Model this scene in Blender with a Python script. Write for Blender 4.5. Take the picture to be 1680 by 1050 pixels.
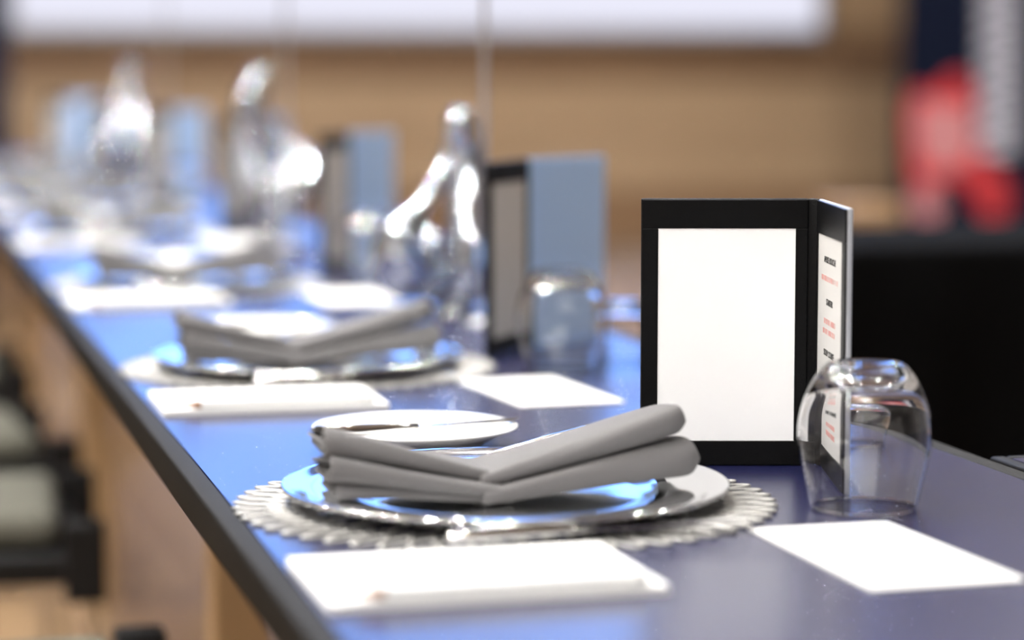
import bpy, bmesh, math, random
from mathutils import Vector, Matrix
random.seed(7)
R = math.radians
sc = bpy.context.scene
for o in list(bpy.data.objects):
    bpy.data.objects.remove(o)
C = sc.collection

# ------------------------------------------------------------------ camera
F = 4100.0                                   # focal length in pixels of the 1680 x 1050 frame
PITCH = math.atan(417 / F)
YAW = math.atan(1055 * math.cos(PITCH) / F)  # the camera looks to the right of the table's long axis
TZ = 0.75                                    # table height
CAM = Vector((0, 0, TZ + 0.3225))
cd = bpy.data.cameras.new('camera')
cam = bpy.data.objects.new('camera', cd)
C.objects.link(cam)
cam.location = CAM
cam.rotation_euler = (R(90) - PITCH, 0, -YAW)
cd.sensor_width = 36
cd.lens = F / 1680 * 36
cd.clip_start = 0.05
cd.clip_end = 100
cd.dof.use_dof = True
cd.dof.focus_distance = 1.98
cd.dof.aperture_fstop = 2.1
cd.dof.aperture_blades = 0
sc.camera = cam

# ------------------------------------------------------------------ world, exposure
w = bpy.data.worlds.new('world')
sc.world = w
w.use_nodes = True
w.node_tree.nodes['Background'].inputs[0].default_value = (0.8, 0.85, 1.0, 1)
w.node_tree.nodes['Background'].inputs[1].default_value = 0.02
sc.view_settings.view_transform = 'Standard'
sc.view_settings.look = 'None'
sc.view_settings.exposure = 0.14
sc.view_settings.gamma = 1
sc.view_settings.use_curve_mapping = False
sc.cycles.use_denoising = True
sc.cycles.sample_clamp_indirect = 300
sc.cycles.max_bounces = 14
sc.cycles.transmission_bounces = 12
sc.cycles.glossy_bounces = 6
sc.cycles.blur_glossy = 0.5
DOWNLIGHT = 2000.0      # radiance of the small ceiling spots
SCREEN = 1.0

FW = Vector((math.sin(YAW) * math.cos(PITCH), math.cos(YAW) * math.cos(PITCH), -math.sin(PITCH)))
RT = Vector((math.cos(YAW), -math.sin(YAW), 0))
UP = RT.cross(FW)
def ray(px, py):
    return FW * F + RT * (px - 840) - UP * (py - 525)
def P(px, py, z=0.0):
    """point on the horizontal plane z above the table top"""
    d = ray(px, py)
    return CAM + d * ((TZ + z - CAM.z) / d.z)
def PY(px, py, Y):
    d = ray(px, py)
    return CAM + d * ((Y - CAM.y) / d.y)
def PD(px, py, D):
    """point at distance D along the view axis"""
    return CAM + ray(px, py) * (D / F)

# ------------------------------------------------------------------ materials
M = {}
def mat(name, col, rough=0.5, metal=0.0, spec=0.5, noise=0.0, nscale=30.0, bump=0.0, bscale=200.0, stretch=(1, 1, 1), **kw):
    m = bpy.data.materials.new(name)
    m.use_nodes = True
    nt = m.node_tree
    b = nt.nodes['Principled BSDF']
    b.inputs['Base Color'].default_value = (*col, 1)
    b.inputs['Roughness'].default_value = rough
    b.inputs['Metallic'].default_value = metal
    b.inputs['Specular IOR Level'].default_value = spec
    for k, v in kw.items():
        b.inputs[k.replace('_', ' ')].default_value = v
    if noise or bump:
        tc = nt.nodes.new('ShaderNodeTexCoord')
        mp = nt.nodes.new('ShaderNodeMapping')
        mp.inputs['Scale'].default_value = stretch
        nt.links.new(tc.outputs['Object'], mp.inputs[0])
    if noise:
        n = nt.nodes.new('ShaderNodeTexNoise')
        n.inputs['Scale'].default_value = nscale
        n.inputs['Detail'].default_value = 4
        nt.links.new(mp.outputs[0], n.inputs[0])
        r = nt.nodes.new('ShaderNodeValToRGB')
        r.color_ramp.elements[0].position = 0.3
        r.color_ramp.elements[1].position = 0.7
        r.color_ramp.elements[0].color = (*[c * (1 - noise) for c in col], 1)
        r.color_ramp.elements[1].color = (*[min(1, c * (1 + noise)) for c in col], 1)
        nt.links.new(n.outputs[0], r.inputs[0])
        nt.links.new(r.outputs[0], b.inputs['Base Color'])
    if bump:
        n2 = nt.nodes.new('ShaderNodeTexNoise')
        n2.inputs['Scale'].default_value = bscale
        n2.inputs['Detail'].default_value = 2
        nt.links.new(mp.outputs[0], n2.inputs[0])
        bp = nt.nodes.new('ShaderNodeBump')
        bp.inputs['Strength'].default_value = bump
        bp.inputs['Distance'].default_value = 0.001
        nt.links.new(n2.outputs[0], bp.inputs['Height'])
        nt.links.new(bp.outputs[0], b.inputs['Normal'])
    M[name] = m
    return m
def emit(name, col, s):
    m = bpy.data.materials.new(name)
    m.use_nodes = True
    nt = m.node_tree
    nt.nodes.remove(nt.nodes['Principled BSDF'])
    e = nt.nodes.new('ShaderNodeEmission')
    e.inputs[0].default_value = (*col, 1)
    e.inputs[1].default_value = s
    nt.links.new(e.outputs[0], nt.nodes['Material Output'].inputs[0])
    M[name] = m
    return m
mat('table_top', (0.013, 0.015, 0.066), 0.26, spec=1.0, bump=0.12, bscale=420)
mat('table_edge', (0.006, 0.0056, 0.0053), 0.6, spec=0.14, bump=0.1, bscale=600)
mat('oak', (0.40, 0.26, 0.135), 0.45, noise=0.2, nscale=6, stretch=(1, 1, 0.15))
mat('paper', (0.90, 0.90, 0.885), 0.75, spec=0.3)
mat('card', (0.88, 0.875, 0.85), 0.6, spec=0.35)
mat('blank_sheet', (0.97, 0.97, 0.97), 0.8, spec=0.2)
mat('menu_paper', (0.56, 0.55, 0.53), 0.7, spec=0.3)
mat('black_leather', (0.0022, 0.0022, 0.0025), 0.42, spec=0.16, bump=0.3, bscale=900)
mat('silver_board', (0.50, 0.52, 0.56), 0.35, metal=0.3)
mat('blue_cover', (0.44, 0.65, 1.0), 0.3, metal=0.1, spec=0.6)
mat('ink', (0.02, 0.02, 0.02), 0.8)
mat('red_ink', (0.75, 0.36, 0.33), 0.8)
mat('napkin', (0.168, 0.163, 0.165), 0.85, spec=0.15, bump=0.15, bscale=1500, Sheen_Weight=0.15)
mat('silver', (0.86, 0.87, 0.88), 0.07, metal=1.0)
mat('steel', (0.78, 0.78, 0.77), 0.12, metal=1.0)
mat('chrome', (0.88, 0.88, 0.90), 0.04, metal=1.0)
m = mat('hammered_silver', (0.62, 0.65, 0.72), 0.05, metal=1.0)
nt = m.node_tree                                  # small beaten dimples
tc = nt.nodes.new('ShaderNodeTexCoord'); vo = nt.nodes.new('ShaderNodeTexVoronoi'); bp = nt.nodes.new('ShaderNodeBump')
vo.feature = 'SMOOTH_F1'
vo.inputs['Scale'].default_value = 55
bp.inputs['Strength'].default_value = 0.55
bp.inputs['Distance'].default_value = 0.0035
nt.links.new(tc.outputs['Object'], vo.inputs['Vector']); nt.links.new(vo.outputs['Distance'], bp.inputs['Height'])
nt.links.new(bp.outputs[0], nt.nodes['Principled BSDF'].inputs['Normal'])
mat('lace', (0.47, 0.465, 0.44), 0.35, metal=0.3, spec=0.5)
mat('porcelain', (0.86, 0.86, 0.83), 0.12, spec=0.5)
mat('glass', (1, 1, 1), 0.0, Transmission_Weight=1.0, IOR=1.46)
mat('pencil_white', (0.85, 0.85, 0.83), 0.35)
mat('pencil_wood', (0.30, 0.12, 0.035), 0.7)
mat('graphite', (0.05, 0.05, 0.05), 0.4)
mat('eraser', (0.80, 0.80, 0.78), 0.6)
mat('cushion', (0.115, 0.112, 0.088), 0.9, noise=0.12, nscale=60, bump=0.2, bscale=400)
mat('black_metal', (0.006, 0.006, 0.0065), 0.5, spec=0.25)
mat('black_cloth', (0.0016, 0.0016, 0.0019), 0.9, spec=0.06)
mat('navy', (0.004, 0.008, 0.026), 0.7, spec=0.15)
mat('red_print', (0.72, 0.05, 0.06), 0.6, noise=0.3, nscale=12)
mat('pink_print', (0.72, 0.30, 0.32), 0.6)
mat('white_print', (0.80, 0.82, 0.95), 0.6)
mat('alu', (0.55, 0.56, 0.58), 0.35, metal=0.8)
mat('plaster', (0.22, 0.215, 0.21), 0.9)
mat('ceiling_white', (0.40, 0.40, 0.41), 0.9)
emit('lamp', (1.0, 0.975, 0.94), DOWNLIGHT)

def wood(name, c1, c2, scale, stretch, rough):
    m = mat(name, c1, rough)
    nt = m.node_tree
    b = nt.nodes['Principled BSDF']
    tc = nt.nodes.new('ShaderNodeTexCoord')
    mp = nt.nodes.new('ShaderNodeMapping')
    mp.inputs['Scale'].default_value = stretch
    n = nt.nodes.new('ShaderNodeTexNoise')
    n.inputs['Scale'].default_value = scale
    n.inputs['Detail'].default_value = 6
    oi = nt.nodes.new('ShaderNodeObjectInfo')
    mul = nt.nodes.new('ShaderNodeMath'); mul.operation = 'MULTIPLY_ADD'
    mul.inputs[1].default_value = 0.5; mul.inputs[2].default_value = -0.25
    ad = nt.nodes.new('ShaderNodeMath'); ad.operation = 'ADD'
    r = nt.nodes.new('ShaderNodeValToRGB')
    r.color_ramp.elements[0].color = (*c1, 1); r.color_ramp.elements[0].position = 0.25
    r.color_ramp.elements[1].color = (*c2, 1); r.color_ramp.elements[1].position = 0.75
    nt.links.new(tc.outputs['Object'], mp.inputs[0]); nt.links.new(mp.outputs[0], n.inputs[0])
    nt.links.new(oi.outputs['Random'], mul.inputs[0])
    nt.links.new(n.outputs[0], ad.inputs[0]); nt.links.new(mul.outputs[0], ad.inputs[1])
    nt.links.new(ad.outputs[0], r.inputs[0]); nt.links.new(r.outputs[0], b.inputs['Base Color'])
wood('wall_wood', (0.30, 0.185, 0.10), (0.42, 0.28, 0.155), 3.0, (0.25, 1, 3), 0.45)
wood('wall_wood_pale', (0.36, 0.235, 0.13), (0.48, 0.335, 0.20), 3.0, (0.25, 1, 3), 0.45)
wood('wall_wood_brown_shade', (0.20, 0.115, 0.06), (0.30, 0.18, 0.095), 3.0, (0.25, 1, 3), 0.45)
wood('floor_wood', (0.20, 0.118, 0.060), (0.38, 0.245, 0.130), 3.0, (3, 0.3, 1), 0.65)
M['floor_wood'].node_tree.nodes['Principled BSDF'].inputs['Specular IOR Level'].default_value = 0.2

# ------------------------------------------------------------------ mesh helpers
def link(name, me, m, parent=None, smooth=False):
    o = bpy.data.objects.new(name, me)
    C.objects.link(o)
    if m and not me.materials:
        me.materials.append(M[m])
    if smooth:
        for p in me.polygons:
            p.use_smooth = True
    if parent:
        o.parent = parent
    return o
def tag(o, label, cat, group=None):
    o['label'] = label
    o['category'] = cat
    if group:
        o['group'] = group
    return o
def thing(name, label, cat, loc=(0, 0, 0), rz=0.0, group=None):
    o = bpy.data.objects.new(name, None)
    o.empty_display_size = 0.02
    C.objects.link(o)
    o.location = loc
    o.rotation_euler = (0, 0, rz)
    return tag(o, label, cat, group)
def finish(bm, name):
    me = bpy.data.meshes.new(name)
    bmesh.ops.recalc_face_normals(bm, faces=bm.faces)
    bm.to_mesh(me)
    bm.free()
    return me
def box_bm(bm, x0, x1, y0, y1, z0, z1, bev=0.0, seg=2):
    r = bmesh.ops.create_cube(bm, size=1.0)
    vs = r['verts']
    for v in vs:
        v.co = Vector((x0 + (v.co.x + 0.5) * (x1 - x0), y0 + (v.co.y + 0.5) * (y1 - y0), z0 + (v.co.z + 0.5) * (z1 - z0)))
    if bev > 0:
        es = list({e for v in vs for e in v.link_edges})
        bmesh.ops.bevel(bm, geom=es, offset=bev, segments=seg, affect='EDGES', profile=0.5)
def box(name, x0, x1, y0, y1, z0, z1, m, parent=None, bev=0.0, seg=2, smooth=False):
    bm = bmesh.new()
    box_bm(bm, x0, x1, y0, y1, z0, z1, bev, seg)
    return link(name, finish(bm, name), m, parent, smooth)
def lathe_me(name, prof, n=64, closed=False):
    """prof: (r, z) list; points with r == 0 become poles"""
    bm = bmesh.new()
    rings = []
    for r, z in prof:
        if r < 1e-6:
            rings.append([bm.verts.new((0, 0, z))])
        else:
            rings.append([bm.verts.new((r * math.cos(2 * math.pi * k / n), r * math.sin(2 * math.pi * k / n), z)) for k in range(n)])
    pairs = list(zip(rings[:-1], rings[1:]))
    if closed:
        pairs.append((rings[-1], rings[0]))
    for a, b in pairs:
        for k in range(n):
            k2 = (k + 1) % n
            vs = [a[k % len(a)], a[k2 % len(a)], b[k2 % len(b)], b[k % len(b)]]
            u = []
            for v in vs:
                if v not in u:
                    u.append(v)
            if len(u) >= 3:
                bm.faces.new(u)
    return finish(bm, name)
def tube_me(name, pts, rads, n=10, closed=False, flat=1.0, cap=True):
    bm = bmesh.new()
    pts = [Vector(p) for p in pts]
    rings = []
    N = len(pts)
    prev = None
    for i, p in enumerate(pts):
        if closed:
            t = (pts[(i + 1) % N] - pts[i - 1]).normalized()
        else:
            t = (pts[min(i + 1, N - 1)] - pts[max(i - 1, 0)]).normalized()
        if prev is None:
            a = t.cross(Vector((0, 0, 1)))
            if a.length < 1e-3:
                a = t.cross(Vector((0, 1, 0)))
            a.normalize()
        else:
            a = (prev - t * prev.dot(t)).normalized()
        prev = a
        b = t.cross(a)
        r = rads[i] if hasattr(rads, '__len__') else rads
        rings.append([bm.verts.new(p + a * (r * math.cos(2 * math.pi * k / n)) + b * (r * flat * math.sin(2 * math.pi * k / n))) for k in range(n)])
    pr = list(zip(rings[:-1], rings[1:]))
    for a, b in pr:
        for k in range(n):
            bm.faces.new((a[k], a[(k + 1) % n], b[(k + 1) % n], b[k]))
    if closed:
        a, b = rings[-1], rings[0]
        best = min(range(n), key=lambda s: (a[0].co - b[s].co).length)
        for k in range(n):
            bm.faces.new((a[k], a[(k + 1) % n], b[(k + 1 + best) % n], b[(k + best) % n]))
    elif cap:
        bm.faces.new(rings[0]); bm.faces.new(rings[-1])
    return finish(bm, name)
def catmull(pts, closed, per=6):
    n = len(pts)
    out = []
    for i in range(n if closed else n - 1):
        g = lambda k: pts[k % n] if closed else pts[max(0, min(n - 1, k))]
        p0, p1, p2, p3 = g(i - 1), g(i), g(i + 1), g(i + 2)
        for s in range(per):
            t = s / per
            out.append([0.5 * (2 * b + (c - a) * t + (2 * a - 5 * b + 4 * c - d) * t * t + (3 * b - a - 3 * c + d) * t ** 3) for a, b, c, d in zip(p0, p1, p2, p3)])
    if not closed:
        out.append(list(pts[-1]))
    return out
def prism_me(name, outline, z0, z1, bev=0.0):
    bm = bmesh.new()
    f = bm.faces.new([bm.verts.new((x, y, z0)) for x, y in outline])
    ex = bmesh.ops.extrude_face_region(bm, geom=[f])
    for v in ex['geom']:
        if isinstance(v, bmesh.types.BMVert):
            v.co.z = z1
    if bev:
        bmesh.ops.bevel(bm, geom=[e for e in bm.edges], offset=bev, segments=1, affect='EDGES')
    return finish(bm, name)
def copy_tree(o, parent=None):
    c = o.copy()
    C.objects.link(c)
    c.parent = parent
    for ch in list(o.children):
        copy_tree(ch, c)
    return c
def struct(o):
    o['kind'] = 'structure'
    return o

# ------------------------------------------------------------------ room
WY = 14.5
RX0, RX1, RY0, CZ = -5.0, 9.0, -4.5, 5.2
floor = struct(box('floor', RX0, RX1, RY0, WY + 0.2, -0.12, -0.02, 'floor_wood'))
pw = 0.24
k = 0
y = RY0
plank_mes = {}
def plank(x0, x1, y0, y1):
    key = (round(x1 - x0, 3), round(y1 - y0, 3))
    if key not in plank_mes:
        bm = bmesh.new()
        box_bm(bm, 0, x1 - x0 - 0.004, 0, y1 - y0 - 0.004, -0.02, 0.0, 0.002, 1)
        plank_mes[key] = finish(bm, 'plank')
    o = link('plank', plank_mes[key], 'floor_wood', floor)
    o.location = (x0 + 0.002, y0 + 0.002, 0)
xi = 0
x = -1.5
while x < 4.0:                         # the strip of floor the photograph shows
    off = (xi % 3) * 0.8
    yy = 2.0 - off
    while yy < WY - 0.1:
        plank(x, x + pw, yy, min(yy + 2.4, WY - 0.02) if yy + 2.4 < WY else WY)
        yy += 2.4
    x += pw
    xi += 1
bm = bmesh.new()
box_bm(bm, RX0, -1.5, RY0, WY, -0.02, 0)
box_bm(bm, x, RX1, RY0, WY, -0.02, 0)
box_bm(bm, -1.5, x, RY0, 0.4 - 0.0, -0.02, 0)
link('floor_field', finish(bm, 'floor_field'), 'floor_wood', floor)['kind'] = 'stuff'

wall = struct(box('wall_back', RX0, RX1, WY + 0.03, WY + 0.2, 0, CZ, 'wall_wood'))
bh = 0.325
zz = 0.0
nb = 0
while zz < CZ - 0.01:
    box('wall_board', RX0 + 0.004, RX1 - 0.004, WY, WY + 0.03, zz + 0.004, min(zz + bh, CZ) - 0.004, ('wall_wood_brown_shade', 'wall_wood_pale', 'wall_wood_pale', 'wall_wood_brown_shade', 'wall_wood', 'wall_wood_pale', 'wall_wood')[nb % 7], wall, 0.003, 1)  # the brown row just below the screen has its shadow painted into the wood
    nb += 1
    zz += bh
struct(box('wall_left', RX0 - 0.2, RX0, RY0, WY + 0.2, 0, CZ, 'plaster'))
struct(box('wall_right', RX1, RX1 + 0.2, RY0, WY + 0.2, 0, CZ, 'plaster'))
struct(box('wall_front', RX0, RX1, RY0 - 0.2, RY0, 0, CZ, 'plaster'))
struct(box('ceiling', RX0, RX1, RY0, WY, CZ, CZ + 0.15, 'ceiling_white'))

# ceiling lamps: small round spots, some at the rear and right added to brighten the menus
def disc_me(name, r, z0, z1, n=20):
    return lathe_me(name, [(0, z0), (r, z0), (r, z1), (0, z1)], n)
ring = lathe_me('lamp_ring', [(0.075, -0.02), (0.10, -0.02), (0.10, 0.0), (0.075, 0.0)], 24, closed=True)
bulb = disc_me('lamp_disc', 0.06, -0.012, -0.004)
for (xx, yy) in ((-3.6, -3.6), (-1.8, -3.6), (-0.6, -3.8), (-2.8, -2.4), (-3.6, -0.6), (-1.2, -0.8), (-3.8, 1.2), (-1.8, 1.4), (-4.0, 2.8), (-2.4, 3.0), (-0.4, 3.2), (-3.6, 4.6), (-1.4, 4.8), (0.7, 5.0), (-2.6, 6.6), (-0.4, 6.8), (1.8, 7.0), (3.8, 7.0), (0.4, 9.2), (2.8, 9.2), (5.2, 9.4), (4.6, 3.4), (5.4, 5.6), (3.2, 4.6)):
    s = thing('ceiling_spotlight', 'small round recessed spotlight in the white ceiling', 'spotlight', (xx, yy, CZ - 0.001), 0, 'round ceiling spotlights')
    link('lamp_ring', ring, 'alu', s, True)
    link('lamp_disc', bulb, 'lamp', s)

# ------------------------------------------------------------------ projection screen, banners, back of the room
a = PY(14, 57, WY - 0.12); b = PY(1352, 57, WY - 0.12)
SX0, SX1, SZ0 = a.x, b.x, a.z
SZ1 = SZ0 + 3.6
m = bpy.data.materials.new('projected_slide'); m.use_nodes = True; M['projected_slide'] = m
nt = m.node_tree
nt.nodes.remove(nt.nodes['Principled BSDF'])
e = nt.nodes.new('ShaderNodeEmission')
tc = nt.nodes.new('ShaderNodeTexCoord'); sep = nt.nodes.new('ShaderNodeSeparateXYZ')
r = nt.nodes.new('ShaderNodeValToRGB')
mr = nt.nodes.new('ShaderNodeMapRange')
mr.inputs['From Min'].default_value = SZ0; mr.inputs['From Max'].default_value = SZ1
nt.links.new(tc.outputs['Object'], sep.inputs[0]); nt.links.new(sep.outputs['Z'], mr.inputs[0])
nt.links.new(mr.outputs[0], r.inputs[0]); nt.links.new(r.outputs[0], e.inputs[0]); nt.links.new(e.outputs[0], nt.nodes['Material Output'].inputs[0])
r.color_ramp.interpolation = 'CONSTANT'
r.color_ramp.elements[0].color = (0.76, 0.76, 0.88, 1)
r.color_ramp.elements[1].position = 0.10
r.color_ramp.elements[1].color = (0.65, 1.45, 3.8, 1)
e.inputs[1].default_value = SCREEN
s = thing('projection_screen', 'wide white projection screen hung on the wooden wall', 'screen', ((SX0 + SX1) / 2, WY - 0.1, SZ0))
s.location = (0, 0, 0)
box('screen_surface', SX0 + 0.04, SX1 - 0.04, WY - 0.124, WY - 0.11, SZ0 + 0.05, SZ1 - 0.05, 'projected_slide', s)
box('screen_frame_bottom', SX0, SX1, WY - 0.135, WY - 0.001, SZ0, SZ0 + 0.05, 'alu', s, 0.006)
box('screen_frame_top', SX0, SX1, WY - 0.135, WY - 0.001, SZ1 - 0.05, SZ1, 'alu', s, 0.006)
box('screen_frame_side', SX0, SX0 + 0.04, WY - 0.135, WY - 0.001, SZ0 + 0.05, SZ1 - 0.05, 'alu', s, 0.006)
box('screen_frame_side', SX1 - 0.04, SX1, WY - 0.135, WY - 0.001, SZ0 + 0.05, SZ1 - 0.05, 'alu', s, 0.006)

def banner(Y, pxl, width, label, side):
    x0 = PY(pxl, 300, Y).x
    if side < 0:
        x0 -= width
    t = thing('rollup_banner', label, 'banner', (x0, Y, 0), 0, 'navy roll up banners')
    box('sheet', 0, width, -0.004, 0.004, 0.10, 2.2, 'navy', t)
    box('base_cassette', -0.02, width + 0.02, -0.09, 0.09, 0.02, 0.11, 'black_metal', t, 0.02, 3)
    box('top_rail', -0.005, width + 0.005, -0.014, 0.014, 2.19, 2.23, 'alu', t, 0.006)
    for fx in (0.12, width - 0.12):
        box('foot', fx - 0.02, fx + 0.02, -0.2, 0.2, 0.0, 0.022, 'black_metal', t, 0.006)
    link('support_pole', tube_me('support_pole', [(width / 2, 0.03, 0.1), (width / 2, 0.03, 2.2)], 0.01, 8), 'alu', t, True)
    return t
BY = 13.2
bn = banner(BY, 1474, 1.0, 'navy roll up banner with red figure and white slanted lettering behind black table', 1)
banner(10.2, 20, 0.9, 'plain dark navy roll up banner at the far left beyond the table', -1)
def flat_shape(name, pix, m, parent, Y, dy, thick=0.004):
    pts = [PY(px, py, Y) for px, py in pix]
    bm = bmesh.new()
    f = bm.faces.new([bm.verts.new((p.x - parent.location.x, dy, p.z)) for p in pts])
    ex = bmesh.ops.extrude_face_region(bm, geom=[f])
    for v in ex['geom']:
        if isinstance(v, bmesh.types.BMVert):
            v.co.y -= thick
    return link(name, finish(bm, name), m, parent)
def rounded(pts):
    return [tuple(p) for p in catmull([list(p) for p in pts], True, 5)]
flat_shape('red_figure', rounded([(1492, 160), (1508, 146), (1535, 150), (1555, 126), (1580, 124), (1596, 150), (1602, 230), (1630, 275), (1652, 300), (1652, 345), (1632, 360), (1606, 348), (1596, 310), (1570, 296), (1546, 296), (1530, 305), (1500, 300), (1490, 240)]), 'red_print', bn, BY, -0.005)
flat_shape('pink_patch', rounded([(1502, 306), (1530, 308), (1545, 330), (1535, 360), (1508, 362), (1496, 336)]), 'pink_print', bn, BY, -0.0052)
flat_shape('pink_patch', rounded([(1505, 170), (1540, 172), (1590, 180), (1592, 250), (1560, 276), (1512, 260)]), 'pink_print', bn, BY, -0.0095, 0.002)
for k in range(9):                       # the letters run up the banner, too blurred to read
    py = 246 - k * 33
    flat_shape('letter', [(1604, py + 4), (1612, py - 12), (1664, py - 22), (1668, py - 12), (1640, py - 4), (1666, py - 2), (1662, py + 8)], 'white_print', bn, BY, -0.0052)

# low wooden cabinet and the black draped table on the right
p0 = P(1392, 338, -0.17)
cb = thing('wooden_box', 'small light wooden box half hidden behind black draped table', 'box', (p0.x, p0.y, 0))
box('body', 0, 0.20, 0, 0.3, 0.05, 0.555, 'oak', cb, 0.004)
box('top_board', -0.01, 0.21, -0.01, 0.31, 0.555, 0.58, 'oak', cb, 0.004)
box('plinth', 0.01, 0.19, 0.02, 0.28, 0.0, 0.05, 'black_metal', cb)
A = P(1300, 408, 0); B = P(1390, 378, 0)
bt = thing('draped_table', 'long table under a floor length black cloth on the right', 'table', (A.x, A.y, 0))
L, W_ = 2.6, 0.62
box('table_board', 0.01, L - 0.01, 0.01, W_ - 0.01, 0.71, 0.742, 'black_metal', bt)
for lx in (0.08, L - 0.08):
    for ly in (0.08, W_ - 0.08):
        link('leg', tube_me('leg', [(lx, ly, 0), (lx, ly, 0.71)], 0.016, 8), 'black_metal', bt, True)
bm = bmesh.new()
per = []
nseg = 220
tot = 2 * (L + W_)
for k in range(nseg):
    s_ = tot * k / nseg
    if s_ < L: q = (s_, 0, 0, -1)
    elif s_ < L + W_: q = (L, s_ - L, 1, 0)
    elif s_ < 2 * L + W_: q = (L - (s_ - L - W_), W_, 0, 1)
    else: q = (0, W_ - (s_ - 2 * L - W_), -1, 0)
    per.append((*q, s_))
rows = []
for zi, z in enumerate((0.752, 0.75, 0.735, 0.6, 0.4, 0.2, 0.01)):
    row = []
    for (qx, qy, nx, ny, s_) in per:
        amp = 0.0 if zi < 2 else (0.75 - z) * 0.05
        o_ = amp * (math.sin(s_ * 26 + 1.5 * math.sin(s_ * 5)) + 0.5) + (0.004 if zi >= 1 else -0.004) + (0.006 if zi >= 2 else 0)
        row.append(bm.verts.new((qx + nx * o_, qy + ny * o_, z)))
    rows.append(row)
for ra, rb in zip(rows[:-1], rows[1:]):
    for k in range(nseg):
        bm.faces.new((ra[k], ra[(k + 1) % nseg], rb[(k + 1) % nseg], rb[k]))
bm.faces.new(rows[0])
tcl = link('table_cloth', finish(bm, 'table_cloth'), 'black_cloth', None, True)
tcl.location = bt.location
tag(tcl, 'floor length black cloth hanging in folds over the table on the right', 'tablecloth')

# ------------------------------------------------------------------ the long table
XL = P(420, 938).x
XR = P(1650, 763).x
TY0, TY1 = 0.55, 9.4
TH = 0.03
lt = thing('conference_table', 'long dark blue table with black edging laid for a formal meal', 'table', (0, 0, 0))
box('table_top', XL + 0.019, XR - 0.019, TY0 + 0.019, TY1 - 0.019, TZ - TH, TZ, 'table_top', lt)
for (x0, x1, y0, y1) in ((XL, XL + 0.019, TY0, TY1), (XR - 0.019, XR, TY0, TY1), (XL + 0.019, XR - 0.019, TY0, TY0 + 0.019), (XL + 0.019, XR - 0.019, TY1 - 0.019, TY1)):
    box('edge_strip', x0, x1, y0, y1, TZ - TH, TZ + 0.0003, 'table_edge', lt, 0.0028, 3, True)
for yy in (1.0, 3.0, 5.0, 7.0, 9.0):
    for xx in (XL + 0.19, XR - 0.19):
        box('leg', xx - 0.035, xx + 0.035, yy - 0.035, yy + 0.035, 0.0, TZ - TH - 0.06, 'oak', lt, 0.004)
    box('cross_rail', XL + 0.10, XR - 0.10, yy - 0.03, yy + 0.03, TZ - TH - 0.06, TZ - TH, 'oak', lt, 0.003)

# the neighbouring table whose corner shows at the right edge
cpt = P(1622, 749)
nt_ = thing('side_table', 'corner of a second dark blue table at the right edge', 'table', (max(cpt.x, XR + 0.006), cpt.y, 0))
box('table_top', 0.014, 1.3, -1.4, -0.014, TZ - TH, TZ, 'table_top', nt_)
box('edge_strip', 0.0, 0.014, -1.4, 0.0, TZ - TH, TZ + 0.0003, 'table_edge', nt_, 0.003, 3, True)
box('edge_strip', 0.014, 1.3, -0.014, 0.0, TZ - TH, TZ + 0.0003, 'table_edge', nt_, 0.003, 3, True)
for lx in (0.12, 1.18):
    for ly in (-1.28, -0.12):
        box('leg', lx - 0.03, lx + 0.03, ly - 0.03, ly + 0.03, 0, TZ - TH, 'oak', nt_, 0.004)

# ------------------------------------------------------------------ place settings
PC = P(829, 826)                       # centre of the nearest setting
X0, Y0 = PC.x, PC.y
ORD = ['nearest', 'second', 'third', 'fourth', 'fifth', 'sixth', 'seventh', 'eighth']
def dy(d):                             # Y of a centre at view depth d on the row's line
    return (d - X0 * math.sin(YAW)) / math.cos(YAW)
CY = [Y0, dy(2.66), dy(3.68), dy(4.78), dy(5.75), dy(6.7), dy(7.65)]
NP = len(CY)
def rel(px, py, z=0.0):
    p = P(px, py, z)
    return Vector((p.x - X0, p.y - Y0, z))

# --- lace placemat
def petal_me(name, r0, r1, wdt, tube, flat=0.6, n=12):
    pts = []
    for k in range(n):
        t = 2 * math.pi * k / n
        u = 0.5 - 0.5 * math.cos(t)
        wv = math.sin(t) * wdt * (1.0 - 0.35 * u)
        pts.append((r0 + (r1 - r0) * u, wv, tube * flat))
    return tube_me(name, pts, tube, 5, closed=True, flat=flat)
NPET = 56
pet_out = petal_me('petal', 0.160, 0.200, 0.0095, 0.0021)
pet_mid = petal_me('petal_mid', 0.142, 0.180, 0.0080, 0.0015)
bm = bmesh.new()
for k in range(NPET):
    a_ = 2 * math.pi * (k + 0.5) / NPET
    bm.from_mesh(pet_mid)
    bmesh.ops.rotate(bm, cent=(0, 0, 0), matrix=Matrix.Rotation(a_, 3, 'Z'), verts=bm.verts[-len(pet_mid.vertices):])
for k in range(NPET // 2):
    a_ = 2 * math.pi * (k + 0.25) / (NPET // 2)
    n0 = len(bm.verts)
    bm.from_mesh(tube_me('spoke', [(0.112, 0, 0.0012), (0.145, 0, 0.0012)], 0.0011, 5))
    bm.verts.ensure_lookup_table()
    bmesh.ops.rotate(bm, cent=(0, 0, 0), matrix=Matrix.Rotation(a_, 3, 'Z'), verts=bm.verts[n0:])
lattice_me = finish(bm, 'lattice_ring')
bm = bmesh.new()
for k in range(NPET):
    bm.from_mesh(pet_out)
    bmesh.ops.rotate(bm, cent=(0, 0, 0), matrix=Matrix.Rotation(2 * math.pi * k / NPET, 3, 'Z'), verts=bm.verts[-len(pet_out.vertices):])
petring_me = finish(bm, 'petal_ring')
disc_center = lathe_me('centre_disc', [(0, 0.0), (0.115, 0.0), (0.116, 0.0012), (0.115, 0.0024), (0, 0.0024)], 64)
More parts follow.
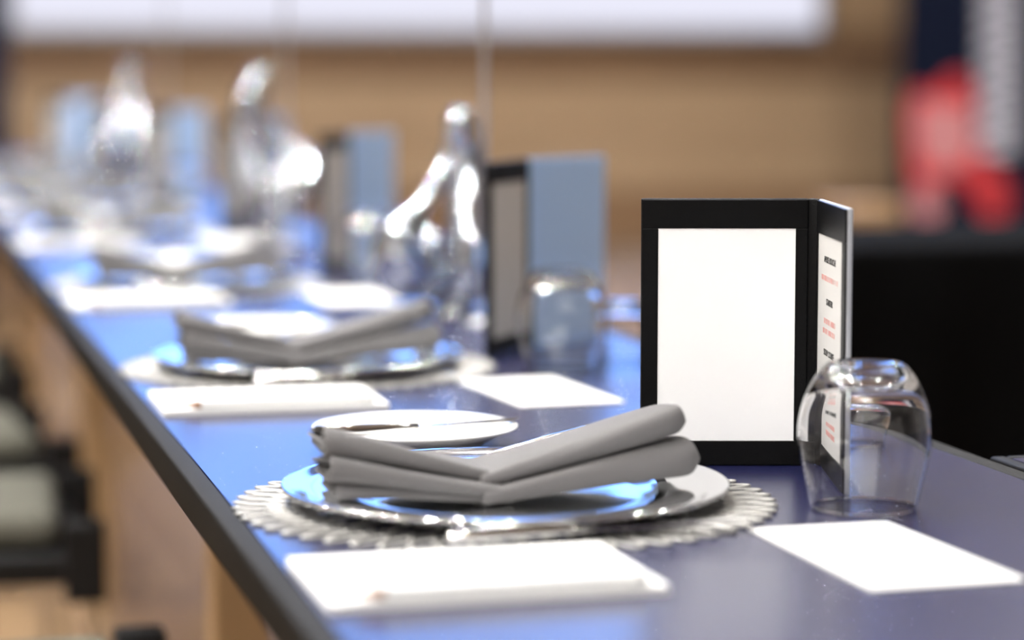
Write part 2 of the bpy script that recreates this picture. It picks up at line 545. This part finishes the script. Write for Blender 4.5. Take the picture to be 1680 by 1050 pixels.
def placemat(i):
    t = thing('lace_placemat', f'round silver white lace placemat under the {ORD[i]} charger plate', 'placemat', (X0, CY[i], TZ + 0.0004), 0.03 * i, 'round lace placemats')
    link('centre_disc', disc_center, 'lace', t, True)
    link('lattice_ring', lattice_me, 'lace', t, True)
    if i < 2:
        for k in range(NPET):
            o = link('petal', pet_out, 'lace', t, True)
            o.rotation_euler = (0, 0, 2 * math.pi * k / NPET)
    else:
        link('petal_ring', petring_me, 'lace', t, True)
# --- charger plate
charger_me = lathe_me('charger', [(0, 0.004), (0.098, 0.004), (0.104, 0.0045), (0.112, 0.007), (0.120, 0.0090), (0.145, 0.0110), (0.1475, 0.0105), (0.150, 0.0115), (0.1615, 0.0135), (0.1645, 0.0140), (0.1658, 0.0130), (0.1655, 0.0108),
                                  (0.160, 0.0100), (0.145, 0.0082), (0.120, 0.0062), (0.110, 0.0030), (0.104, 0.0006), (0.100, 0.0), (0.096, 0.0006), (0.09, 0.0020), (0, 0.0020)], 96)
def charger(i):
    o = link('charger_plate', charger_me, 'silver', None, True)
    o.location = (X0, CY[i], TZ + 0.0035)
    tag(o, f'polished silver charger plate on the {ORD[i]} lace placemat from the camera', 'plate', 'silver charger plates')
# --- napkin
def sheet(name, rings, thick, mname, parent):
    bm = bmesh.new()
    vr = [[bm.verts.new(p) for p in r_] for r_ in rings]
    for a_, b_ in zip(vr[:-1], vr[1:]):
        for k in range(len(a_) - 1):
            bm.faces.new((a_[k], a_[k + 1], b_[k + 1], b_[k]))
    me = finish(bm, name)
    o = link(name, me, mname, parent, True)
    md = o.modifiers.new('thickness', 'SOLIDIFY'); md.thickness = thick; md.offset = 0
    sb = o.modifiers.new('smooth', 'SUBSURF'); sb.levels = 1; sb.render_levels = 1
    return o
def u_profile(yb, yf, zlo, zhi, n=7, droop=0.0):
    h = (zhi - zlo) / 2
    zm = (zhi + zlo) / 2
    pts = [(yb, zhi - droop)]
    for k in range(1, 3):
        pts.append((yb + (yf + h - yb) * k / 3, zhi - droop * (1 - k / 3) ** 1.5))
    for k in range(n + 1):
        a_ = math.pi * k / n
        pts.append((yf + h - h * math.sin(a_), zm + h * math.cos(a_)))
    for k in range(2, 0, -1):
        pts.append((yb + (yf + h - yb) * k / 3, zlo))
    pts.append((yb, zlo))
    return pts
def arm(name, parent, sgn, Lth, f0, f1, H0, H1, yf0, yf1, layers, seed, base0, base1, cap=False, s0=0.0):
    rnd = random.Random(seed)
    NT = 14
    for ly in range(layers):
        ins = 0.0032 * ly
        ph = rnd.random() * 6
        rings = []
        for q in range(NT + 1):
            t = q / NT
            tt = t
            H = H0 + (H1 - H0) * (t ** 1.08)
            base = base0 + (base1 - base0) * t
            zlo = base + H * f0 + ins * min(1, 0.3 + t)
            zhi = base + H * f1 - ins * min(1, 0.3 + t)
            if zhi - zlo < 0.002:
                m_ = (zhi + zlo) / 2
                zlo, zhi = m_ - 0.001, m_ + 0.001
            yf = yf0 + (yf1 - yf0) * t + ins * 1.4
            yb = 0.034
            s_ = s0 + sgn * (Lth - sgn * s0) * t
            pr = u_profile(yb, yf, zlo, zhi, droop=min((0.013 if sgn < 0 else 0.009) * t, (zhi - zlo) * 0.75))
            wob = 0.0012 * (0.2 + t)
            ring_ = []
            for k, (yy, zz_) in enumerate(pr):
                ring_.append((s_ + sgn * 0.002 * ly * t * math.sin(k + ph), yy + wob * math.sin(3.1 * t + k * 0.7 + ph), zz_ + wob * math.sin(5 * t + k * 1.1 + ph)))
            rings.append(ring_)
        if cap and ly == 0:
            last = rings[-1]
            zm_ = sum(p[2] for p in last) / len(last)
            for (ds, sc_) in ((0.0035, 0.85), (0.0055, 0.5), (0.006, 0.05)):
                rings.append([(p[0] + sgn * ds, p[1] + (0.004 if sc_ < 0.9 else 0.0015), zm_ + (p[2] - zm_) * sc_) for p in last])
        sheet(name, rings, 0.0014, 'napkin', parent)
def napkin():
    t = thing('folded_napkin', '', 'napkin', (0, 0, 0), 0, 'folded grey napkins')
    # left wing: thin bottom flap, middle roll, top roll; right wing: two rolls
    arm('bottom_flap', t, -1, 0.119, 0.0, 0.20, 0.018, 0.050, -0.046, -0.043, 2, 1, 0.0055, 0.0130, False, 0.010)
    arm('middle_roll', t, -1, 0.124, 0.24, 0.60, 0.018, 0.050, -0.052, -0.049, 3, 2, 0.0055, 0.0130, False, 0.010)
    arm('top_roll', t, -1, 0.126, 0.62, 1.02, 0.018, 0.050, -0.040, -0.041, 3, 3, 0.0055, 0.0130, False, 0.010)
    arm('bottom_roll', t, 1, 0.150, 0.0, 0.53, 0.019, 0.050, -0.0545, -0.036, 2, 4, 0.0055, 0.0175, True, -0.014)
    arm('upper_roll', t, 1, 0.141, 0.57, 1.02, 0.019, 0.051, -0.045, -0.028, 2, 5, 0.0055, 0.0175, True, -0.014)
    return t
# --- bread plate
bread_me = lathe_me('bread_plate', [(0, 0.006), (0.050, 0.006), (0.056, 0.0068), (0.064, 0.0120), (0.083, 0.0180), (0.0868, 0.0192), (0.0876, 0.0185), (0.0866, 0.0170), (0.070, 0.0105), (0.060, 0.0045), (0.055, 0.0008), (0.052, 0.0), (0.050, 0.0012), (0, 0.003)], 80)
# --- cutlery
def knife(name, Lk, group, label):
    t = thing(name, label, 'knife', (0, 0, 0), 0, group)
    hl = Lk * 0.47
    h = tube_me('handle', [(0, 0, 0.004), (0.004, 0, 0.004), (hl * 0.3, 0, 0.004), (hl * 0.8, 0, 0.004), (hl, 0, 0.004)], [0.004, 0.0072, 0.0076, 0.0052, 0.0036], 10, flat=0.8)
    link('handle', h, 'steel', t, True)
    ol = [(hl - 0.002, -0.0035), (hl + 0.01, -0.0055), (Lk * 0.8, -0.0085), (Lk * 0.93, -0.0075), (Lk * 0.985, -0.002), (Lk, 0.003), (Lk * 0.98, 0.0045), (hl + 0.01, 0.0045), (hl - 0.002, 0.0035)]
    link('blade', prism_me('blade', ol, 0.0034, 0.0048, 0.0004), 'steel', t)
    return t
def fork(label):
    t = thing('dinner_fork', label, 'fork', (0, 0, 0), 0, 'dinner forks')
    link('handle', tube_me('handle', [(0, 0, 0.003), (0.004, 0, 0.0035), (0.05, 0, 0.005), (0.11, 0, 0.006), (0.135, 0, 0.0045)], [0.004, 0.0068, 0.0056, 0.003, 0.003], 10, flat=0.45), 'steel', t, True)
    link('neck', prism_me('neck', [(0.133, -0.003), (0.145, -0.011), (0.158, -0.012), (0.158, 0.012), (0.145, 0.011), (0.133, 0.003)], 0.003, 0.005, 0.0005), 'steel', t)
    for k in range(4):
        yy = -0.0096 + k * 0.0064
        link('tine', tube_me('tine', [(0.156, yy, 0.004), (0.175, yy, 0.0035), (0.198, yy, 0.006)], [0.0019, 0.0017, 0.0008], 6), 'steel', t, True)
    return t
# --- notepad and pencil
def notepad():
    t = thing('notepad', '', 'notepad', (0, 0, 0), 0, 'white notepads')
    box('cover_board', 0, 0.212, 0, 0.150, 0.0, 0.0012, 'card', t)
    box('paper_block', 0.0005, 0.2115, 0.0005, 0.1495, 0.0012, 0.0045, 'paper', t, 0.0004, 1)
    box('top_sheet', 0.0002, 0.2118, 0.0002, 0.1498, 0.0046, 0.0049, 'paper', t)
    return t
def pencil():
    t = thing('pencil', '', 'pencil', (0, 0, 0), 0, 'white pencils')
    Rp = 0.0039
    zc = Rp
    link('barrel', tube_me('barrel', [(0.020, 0, zc), (0.172, 0, zc)], Rp, 6), 'pencil_white', t)
    link('sharpened_cone', tube_me('sharpened_cone', [(0.005, 0, zc), (0.0205, 0, zc)], [0.0012, Rp * 0.97], 10), 'pencil_wood', t, True)
    link('lead', tube_me('lead', [(0.0, 0, zc), (0.0052, 0, zc)], [0.0002, 0.0012], 8), 'graphite', t, True)
    link('eraser', tube_me('eraser', [(0.171, 0, zc), (0.179, 0, zc), (0.184, 0, zc), (0.186, 0, zc)], [0.0040, 0.0041, 0.0038, 0.002], 12), 'eraser', t, True)
    return t
# --- stemless glass, upside down
def smooth_prof(p, per=5):
    return [tuple(q) for q in catmull([list(a_) for a_ in p], False, per)]
out_p = smooth_prof([(0.0385, 0.0), (0.0425, 0.018), (0.0470, 0.038), (0.0490, 0.057), (0.0462, 0.075), (0.0395, 0.092), (0.0315, 0.1035), (0.0265, 0.1072)])
in_p = smooth_prof([(0.0372, 0.0), (0.0411, 0.018), (0.0456, 0.038), (0.0475, 0.057), (0.0446, 0.074), (0.0370, 0.088), (0.0240, 0.0955), (0.0080, 0.0975)])
glass_me = lathe_me('tumbler_bowl', [(0.0385, 0.0)] + out_p[1:] + [(0.0235, 0.1078), (0.010, 0.1060), (0, 0.1056), ] + [(0, 0.0977)] [:0], 72)
gp = out_p + [(0.0240, 0.1078), (0.0200, 0.1068), (0.010, 0.1056), (0.0, 0.1053)]
gi = in_p + [(0.0, 0.0978)]
bpy.data.meshes.remove(glass_me)
bm = bmesh.new()
def add_lathe(bm, prof, n):
    rings = []
    for r_, z_ in prof:
        if r_ < 1e-6:
            rings.append([bm.verts.new((0, 0, z_))])
        else:
            rings.append([bm.verts.new((r_ * math.cos(2 * math.pi * k / n), r_ * math.sin(2 * math.pi * k / n), z_)) for k in range(n)])
    for a_, b_ in zip(rings[:-1], rings[1:]):
        for k in range(n):
            vs = []
            for v in (a_[k % len(a_)], a_[(k + 1) % len(a_)], b_[(k + 1) % len(b_)], b_[k % len(b_)]):
                if v not in vs:
                    vs.append(v)
            bm.faces.new(vs)
add_lathe(bm, gi[::-1] + [(0.03785, -0.0)] + gp, 72)
bmesh.ops.remove_doubles(bm, verts=bm.verts, dist=1e-6)
glass_me = finish(bm, 'glass')
def tumbler(loc, label, scale=1.0):
    o = link('stemless_glass', glass_me, 'glass', None, True)
    o.location = loc
    o.scale = (scale,) * 3
    tag(o, label, 'glass', 'upturned stemless glasses')
    return o

# --- menu stands
MW, MH, MT = 0.133, 0.2165, 0.0042
def text_me(body, size, name):
    cu = bpy.data.curves.new(name, 'FONT')
    cu.body = body
    cu.size = size
    cu.align_x = 'CENTER'
    cu.extrude = 0.00012
    to = bpy.data.objects.new(name, cu)
    C.objects.link(to)
    bpy.context.view_layer.update()
    me = bpy.data.meshes.new_from_object(to.evaluated_get(bpy.context.evaluated_depsgraph_get()))
    bpy.data.objects.remove(to)
    me.name = name
    return me
def panel(parent, p, ang, ins, insmat, wdt=MW, edge='black_leather', text=False):
    """a board standing on the table: x along its width, its face towards -y"""
    o = box('panel', 0, wdt, 0, MT, 0.0, MH, edge, parent, 0.001, 2)
    o.location = p
    o.rotation_euler = (0, 0, ang)
    x0, x1, z0, z1 = ins
    box('frame_strip', 0.0005, wdt - 0.0005, -0.0016, 0.0, z1, MH - 0.0008, 'black_leather', o, 0.0006, 2)
    box('frame_strip', 0.0005, wdt - 0.0005, -0.0016, 0.0, 0.0008, z0, 'black_leather', o, 0.0006, 2)
    box('frame_strip', 0.0005, x0, -0.0015, 0.0, z0, z1, 'black_leather', o, 0.0006, 2)
    box('frame_strip', x1, wdt - 0.0005, -0.0015, 0.0, z0, z1, 'black_leather', o, 0.0006, 2)
    box('insert_sheet', x0 - 0.001, x1 + 0.001, -0.0007, -0.0001, z0 - 0.001, z1 + 0.001, insmat, o)
    if text:
        xc = (x0 + x1) / 2
        def line(body, size, z, m_):
            t_ = link('printed_line', text_me(body, size, 'printed_line'), m_, o)
            t_.location = (xc, -0.0009, z)
            t_.rotation_euler = (R(90), 0, 0)
        def scribble(z, n, seed):
            rnd = random.Random(seed)
            bm_ = bmesh.new()
            x_ = xc - n * 0.0011
            for q in range(n):
                if rnd.random() < 0.85:
                    hh = 0.0042
                    box_bm(bm_, x_, x_ + 0.00045, -0.0010, -0.0008, z, z + hh)
                    zz_ = z + hh * rnd.choice((0.0, 0.45, 0.9))
                    box_bm(bm_, x_, x_ + 0.0016, -0.0010, -0.0008, zz_, zz_ + 0.00045)
                x_ += 0.0022
            link('printed_line', finish(bm_, 'printed_line'), 'red_ink', o)
        line('AMUSE BOUCHE', 0.0072, 0.1690, 'ink')
        scribble(0.1545, 34, 1)
        line('STARTER', 0.0072, 0.1360, 'ink')
        scribble(0.1210, 26, 2); scribble(0.1130, 26, 3)
        line('SOUP COURSE', 0.0072, 0.0960, 'ink')
        scribble(0.0810, 20, 4); scribble(0.0730, 24, 5)
        line('SORBET & GRANITE', 0.0072, 0.0560, 'ink')
        scribble(0.0410, 22, 6); scribble(0.0330, 22, 7)
    return o
# nearest stand, opened towards the camera
ms = thing('menu_stand', 'black menu stand with blank white sheet and printed side page beside the glass', 'menu', (0, 0, TZ + 0.0001), 0, 'menu stands')
pa = P(1050, 764); pb = P(1322, 764)
pa.z = pb.z = 0
fw_ = (pb - pa).length
ang = math.atan2(pb.y - pa.y, pb.x - pa.x)
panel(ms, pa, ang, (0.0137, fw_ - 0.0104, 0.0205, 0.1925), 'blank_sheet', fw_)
pe = PD(1391, 343, 1.865); pe.z = 0
sp = P(1338, 766); sp.z = 0
ang2 = math.atan2(pe.y - sp.y, pe.x - sp.x)
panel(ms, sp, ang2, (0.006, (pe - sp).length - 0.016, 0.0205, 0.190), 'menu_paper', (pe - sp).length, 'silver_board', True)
mid = (pb + sp) / 2
dv = (sp - pb)
spn = box('spine', -dv.length / 2 - 0.001, dv.length / 2 + 0.001, -0.001, MT, 0.0, MH, 'black_leather', ms, 0.0012, 2, True)
spn.location = (mid.x, mid.y, 0)
spn.rotation_euler = (0, 0, math.atan2(dv.y, dv.x))
# the stands down the row: a framed page on the left, a pale blue board on the right
def far_menu(d, pxs, k):
    """pxs: pixel columns of left edge, fold, right edge"""
    t = thing('menu_stand', f'black framed menu stand with pale blue board, {ORD[k]} from the camera', 'menu', (0, 0, TZ + 0.0005), 0, 'menu stands')
    a_ = PD(pxs[0], 500, d - 0.115); b_ = PD(pxs[1], 500, d); c_ = PD(pxs[2], 500, d + 0.10)
    for q in (a_, b_, c_):
        q.z = 0
    w1 = (b_ - a_).length
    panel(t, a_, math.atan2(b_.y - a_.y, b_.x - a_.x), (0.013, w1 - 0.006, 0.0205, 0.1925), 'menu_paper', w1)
    w2 = (c_ - b_).length
    o = box('cover_board', 0, w2, 0, MT, 0, MH, 'blue_cover', t, 0.001, 2)
    o.location = b_
    o.rotation_euler = (0, 0, math.atan2(c_.y - b_.y, c_.x - b_.x))
    box('fold_tape', -0.002, 0.004, -0.001, MT + 0.001, 0.001, MH - 0.001, 'black_leather', o, 0.0005)
far_menu(2.87, (800, 864, 992), 1)
far_menu(4.0, (528, 572, 648), 2)
far_menu(5.1, (365, 408, 476), 3)
far_menu(6.2, (244, 284, 342), 4)
far_menu(7.3, (150, 186, 240), 5)
far_menu(8.3, (82, 114, 168), 6)

# ---- lay every place
nk0 = napkin()
np0 = notepad()
pc0 = pencil()
bk0 = knife('butter_knife', 0.185, 'butter knives', '')
dk0 = knife('dinner_knife', 0.225, 'dinner knives', '')
fk0 = fork('')
dn = rel(490 + 50, 1006)               # near left corner of the notepad
fl = rel(465, 914)
pad_ang = 0.0
bp_off = rel(681, 700, 0.018)
cards = [[P(1240, 856), P(1475, 848), None, P(1430, 970)]]
cw, cl = 0.105, 0.21
def first_or_copy(o, i):
    return o if i == 0 else copy_tree(o)
gl_off = rel(1417, 834)
for i in range(NP):
    rnd = random.Random(100 + i)
    cy = CY[i]
    placemat(i)
    charger(i)
    n_ = first_or_copy(nk0, i)
    n_.location = (X0 - 0.016, cy - 0.002, TZ + 0.0035)
    n_.rotation_euler = (0, 0, 0 if i == 0 else rnd.uniform(-0.06, 0.06))
    n_['label'] = f'grey cloth napkin folded in two wings on the {ORD[i]} charger plate'
    b_ = link('bread_plate', bread_me, 'porcelain', None, True)
    b_.location = (X0 + bp_off.x, cy + bp_off.y, TZ + 0.0004)
    tag(b_, f'small white porcelain bread plate behind the {ORD[i]} napkin', 'plate', 'bread plates')
    kn = first_or_copy(bk0, i)
    kn.location = (X0 + bp_off.x - 0.087, cy + bp_off.y - 0.042, TZ + 0.0172)
    kn.rotation_euler = (0, 0, R(13.5))
    kn['label'] = f'steel butter knife lying across the {ORD[i]} bread plate'
    dk = first_or_copy(dk0, i)
    dk.location = (X0 - 0.085, cy - 0.1745, TZ + 0.0055)
    dk.rotation_euler = (0, 0, R(6))
    dk['label'] = f'steel dinner knife on the near edge of the {ORD[i]} placemat'
    fk = first_or_copy(fk0, i)
    p1 = rel(964, 705, 0.030)
    fk.location = (X0 + p1.x, cy + p1.y, TZ + 0.028)
    fk.rotation_euler = (0, R(4.5), R(180 + 35))
    fk['label'] = f'steel dinner fork resting on the rim of the {ORD[i]} charger plate'
    pd = first_or_copy(np0, i)
    pa_ = rel(541, 1007)
    pd.location = (X0 + pa_.x, cy + pa_.y, TZ + 0.0004)
    pd.rotation_euler = (0, 0, R(0.6) + (0 if i == 0 else rnd.uniform(-0.03, 0.03)))
    pd['label'] = f'white landscape notepad in front of the {ORD[i]} placemat'
    pn = first_or_copy(pc0, i)
    pn.location = (X0 + pa_.x + 0.014, cy + pa_.y + 0.006, TZ + 0.0054)
    pn.rotation_euler = (0, 0, R(0.9))
    pn['label'] = f'white pencil with sharpened wooden tip on the {ORD[i]} notepad'
    # card
    c0 = rel(1430, 970)
    cd_ = box('place_card', 0, cw, 0, cl, 0, 0.0012, 'card', None)
    cd_.location = (X0 + c0.x, cy + c0.y, TZ + 0.0004)
    cd_.rotation_euler = (0, 0, R(1.5) + (0 if i == 0 else rnd.uniform(-0.05, 0.05)))
    tag(cd_, f'tall blank white card in front of the {ORD[i]} upturned glass', 'card', 'blank white cards')
    g_ = tumbler((X0 + gl_off.x + (0.055 if i == 3 else 0 if i == 0 else rnd.uniform(-0.01, 0.01)), cy + gl_off.y - (0.10 if i == 3 else 0), TZ + 0.0006), f'clear stemless glass standing upside down at the {ORD[i]} place')
# glasses of the opposite side that show between the things
g = P(1421, 738)
tumbler((g.x + 0.01, g.y + 0.04, TZ + 0.0006), 'clear upturned glass behind the side page of the nearest menu stand', 0.62)
g = P(1022, 592)
tumbler((g.x, g.y, TZ + 0.0006), 'clear upturned glass left behind the blank white menu sheet', 0.62)

# ------------------------------------------------------------------ silver loop sculptures and thin rods
def sculpture(D, px, scale, rz, label):
    base = PD(px, 500, D)
    t = thing('silver_sculpture', label, 'sculpture', (base.x, base.y, TZ + 0.0005), -YAW + rz, 'silver loop sculptures')
    kx = 3.25 / F
    pix = [(753, 196, 17), (762, 250, 23), (772, 320, 29), (778, 390, 33), (776, 445, 30), (750, 474, 26), (712, 462, 26), (676, 432, 48), (666, 385, 34), (690, 342, 12), (722, 290, 9), (743, 232, 10)]
    pts = [[(x_ - 730) * kx * scale, 0.02 * scale * math.sin(i_ * 1.3), (515 - y_) * kx * scale, r_ * 1.38 * kx * scale] for i_, (x_, y_, r_) in enumerate(pix)]
    c_ = catmull(pts, True, 7)
    link('loop', tube_me('loop', [q[:3] for q in c_], [max(0.008 * scale, q[3]) for q in c_], 20, closed=True), 'hammered_silver', t, True)
    link('foot', lathe_me('foot', [(0, 0), (0.034 * scale, 0), (0.036 * scale, 0.003), (0.030 * scale, 0.007 * scale), (0.018 * scale, 0.014 * scale), (0.014 * scale, 0.03 * scale), (0, 0.03 * scale)], 32), 'chrome', t, True).location = (15 * kx * scale, 0, 0)
    return t
sculpture(3.25, 730, 1.0, 0.0, 'polished silver loop sculpture beside the second menu stand')
sculpture(4.85, 445, 1.2, 2.4, 'polished silver loop sculpture between the third and fourth menu stands')
sculpture(6.9, 205, 1.2, 0.5, 'polished silver loop sculpture farthest down the table')
for k, (px, d) in enumerate(((795, 3.12), (470, 4.5), (276, 6.3))):
    p = PD(px, 300, d)
    t = thing('thin_rod_stand', f'thin grey metal rod rising from the table, {("nearest", "middle", "farthest")[k]} of three', 'rod stand', (p.x, p.y, TZ + 0.0005), 0, 'thin metal rods')
    link('rod', tube_me('rod', [(0, 0, 0.004), (0, 0, 0.95)], 0.0035, 8), 'alu', t, True)
    link('round_base', lathe_me('round_base', [(0, 0), (0.028, 0), (0.028, 0.004), (0.006, 0.008), (0, 0.008)], 24), 'alu', t, True)

# ------------------------------------------------------------------ chairs on the left side
def chair():
    t = thing('conference_chair', '', 'chair', (0, 0, 0), 0, 'cushioned chairs')
    # local: sitter faces +x, origin on the floor below the seat centre
    box('seat', -0.23, 0.20, -0.19, 0.19, 0.425, 0.475, 'cushion', t, 0.022, 4, True)
    box('seat_board', -0.225, 0.225, -0.20, 0.20, 0.395, 0.4245, 'black_metal', t, 0.006)
    bk = box('backrest', -0.03, 0.03, -0.22, 0.22, 0.0, 0.38, 'cushion', t, 0.022, 4, True)
    bk.location = (-0.26, 0, 0.50)
    bk.rotation_euler = (0, R(-10), 0)
    bs = box('back_shell', -0.045, -0.031, -0.225, 0.225, -0.005, 0.385, 'black_metal', bk, 0.006)
    for s_ in (-1, 1):
        yy = s_ * 0.215
        link('leg_frame', tube_me('leg_frame', catmull([[0.22, yy, 0.40], [0.25, yy, 0.2], [0.26, yy, 0.03], [0.20, yy, 0.012], [-0.2, yy, 0.012], [-0.27, yy, 0.03], [-0.25, yy, 0.2], [-0.22, yy, 0.40]], False, 5), 0.011, 10), 'chrome', t, True)
        box('front_bracket', 0.205, 0.26, yy - 0.02, yy + 0.02, 0.36, 0.47, 'black_metal', t, 0.006)
        box('side_rail', -0.24, 0.24, yy - 0.012, yy + 0.012, 0.385, 0.425, 'black_metal', t, 0.005)
        link('back_post', tube_me('back_post', [(-0.225, yy, 0.40), (-0.27, yy, 0.52), (-0.30, yy, 0.72)], 0.011, 8), 'black_metal', t, True)
    return t
ch0 = chair()
for k, d in enumerate((2.42, 3.5, 4.2, 5.2)):
    c_ = first_or_copy(ch0, k)
    c_.location = (XL - 0.19, (d - XL * math.sin(YAW)) / math.cos(YAW), 0)
    c_.rotation_euler = (0, 0, R((2, -3, 4, 0)[k]))
    c_['label'] = f'beige cushioned chair with black frame drawn up to the table, {ORD[k]} from the camera'
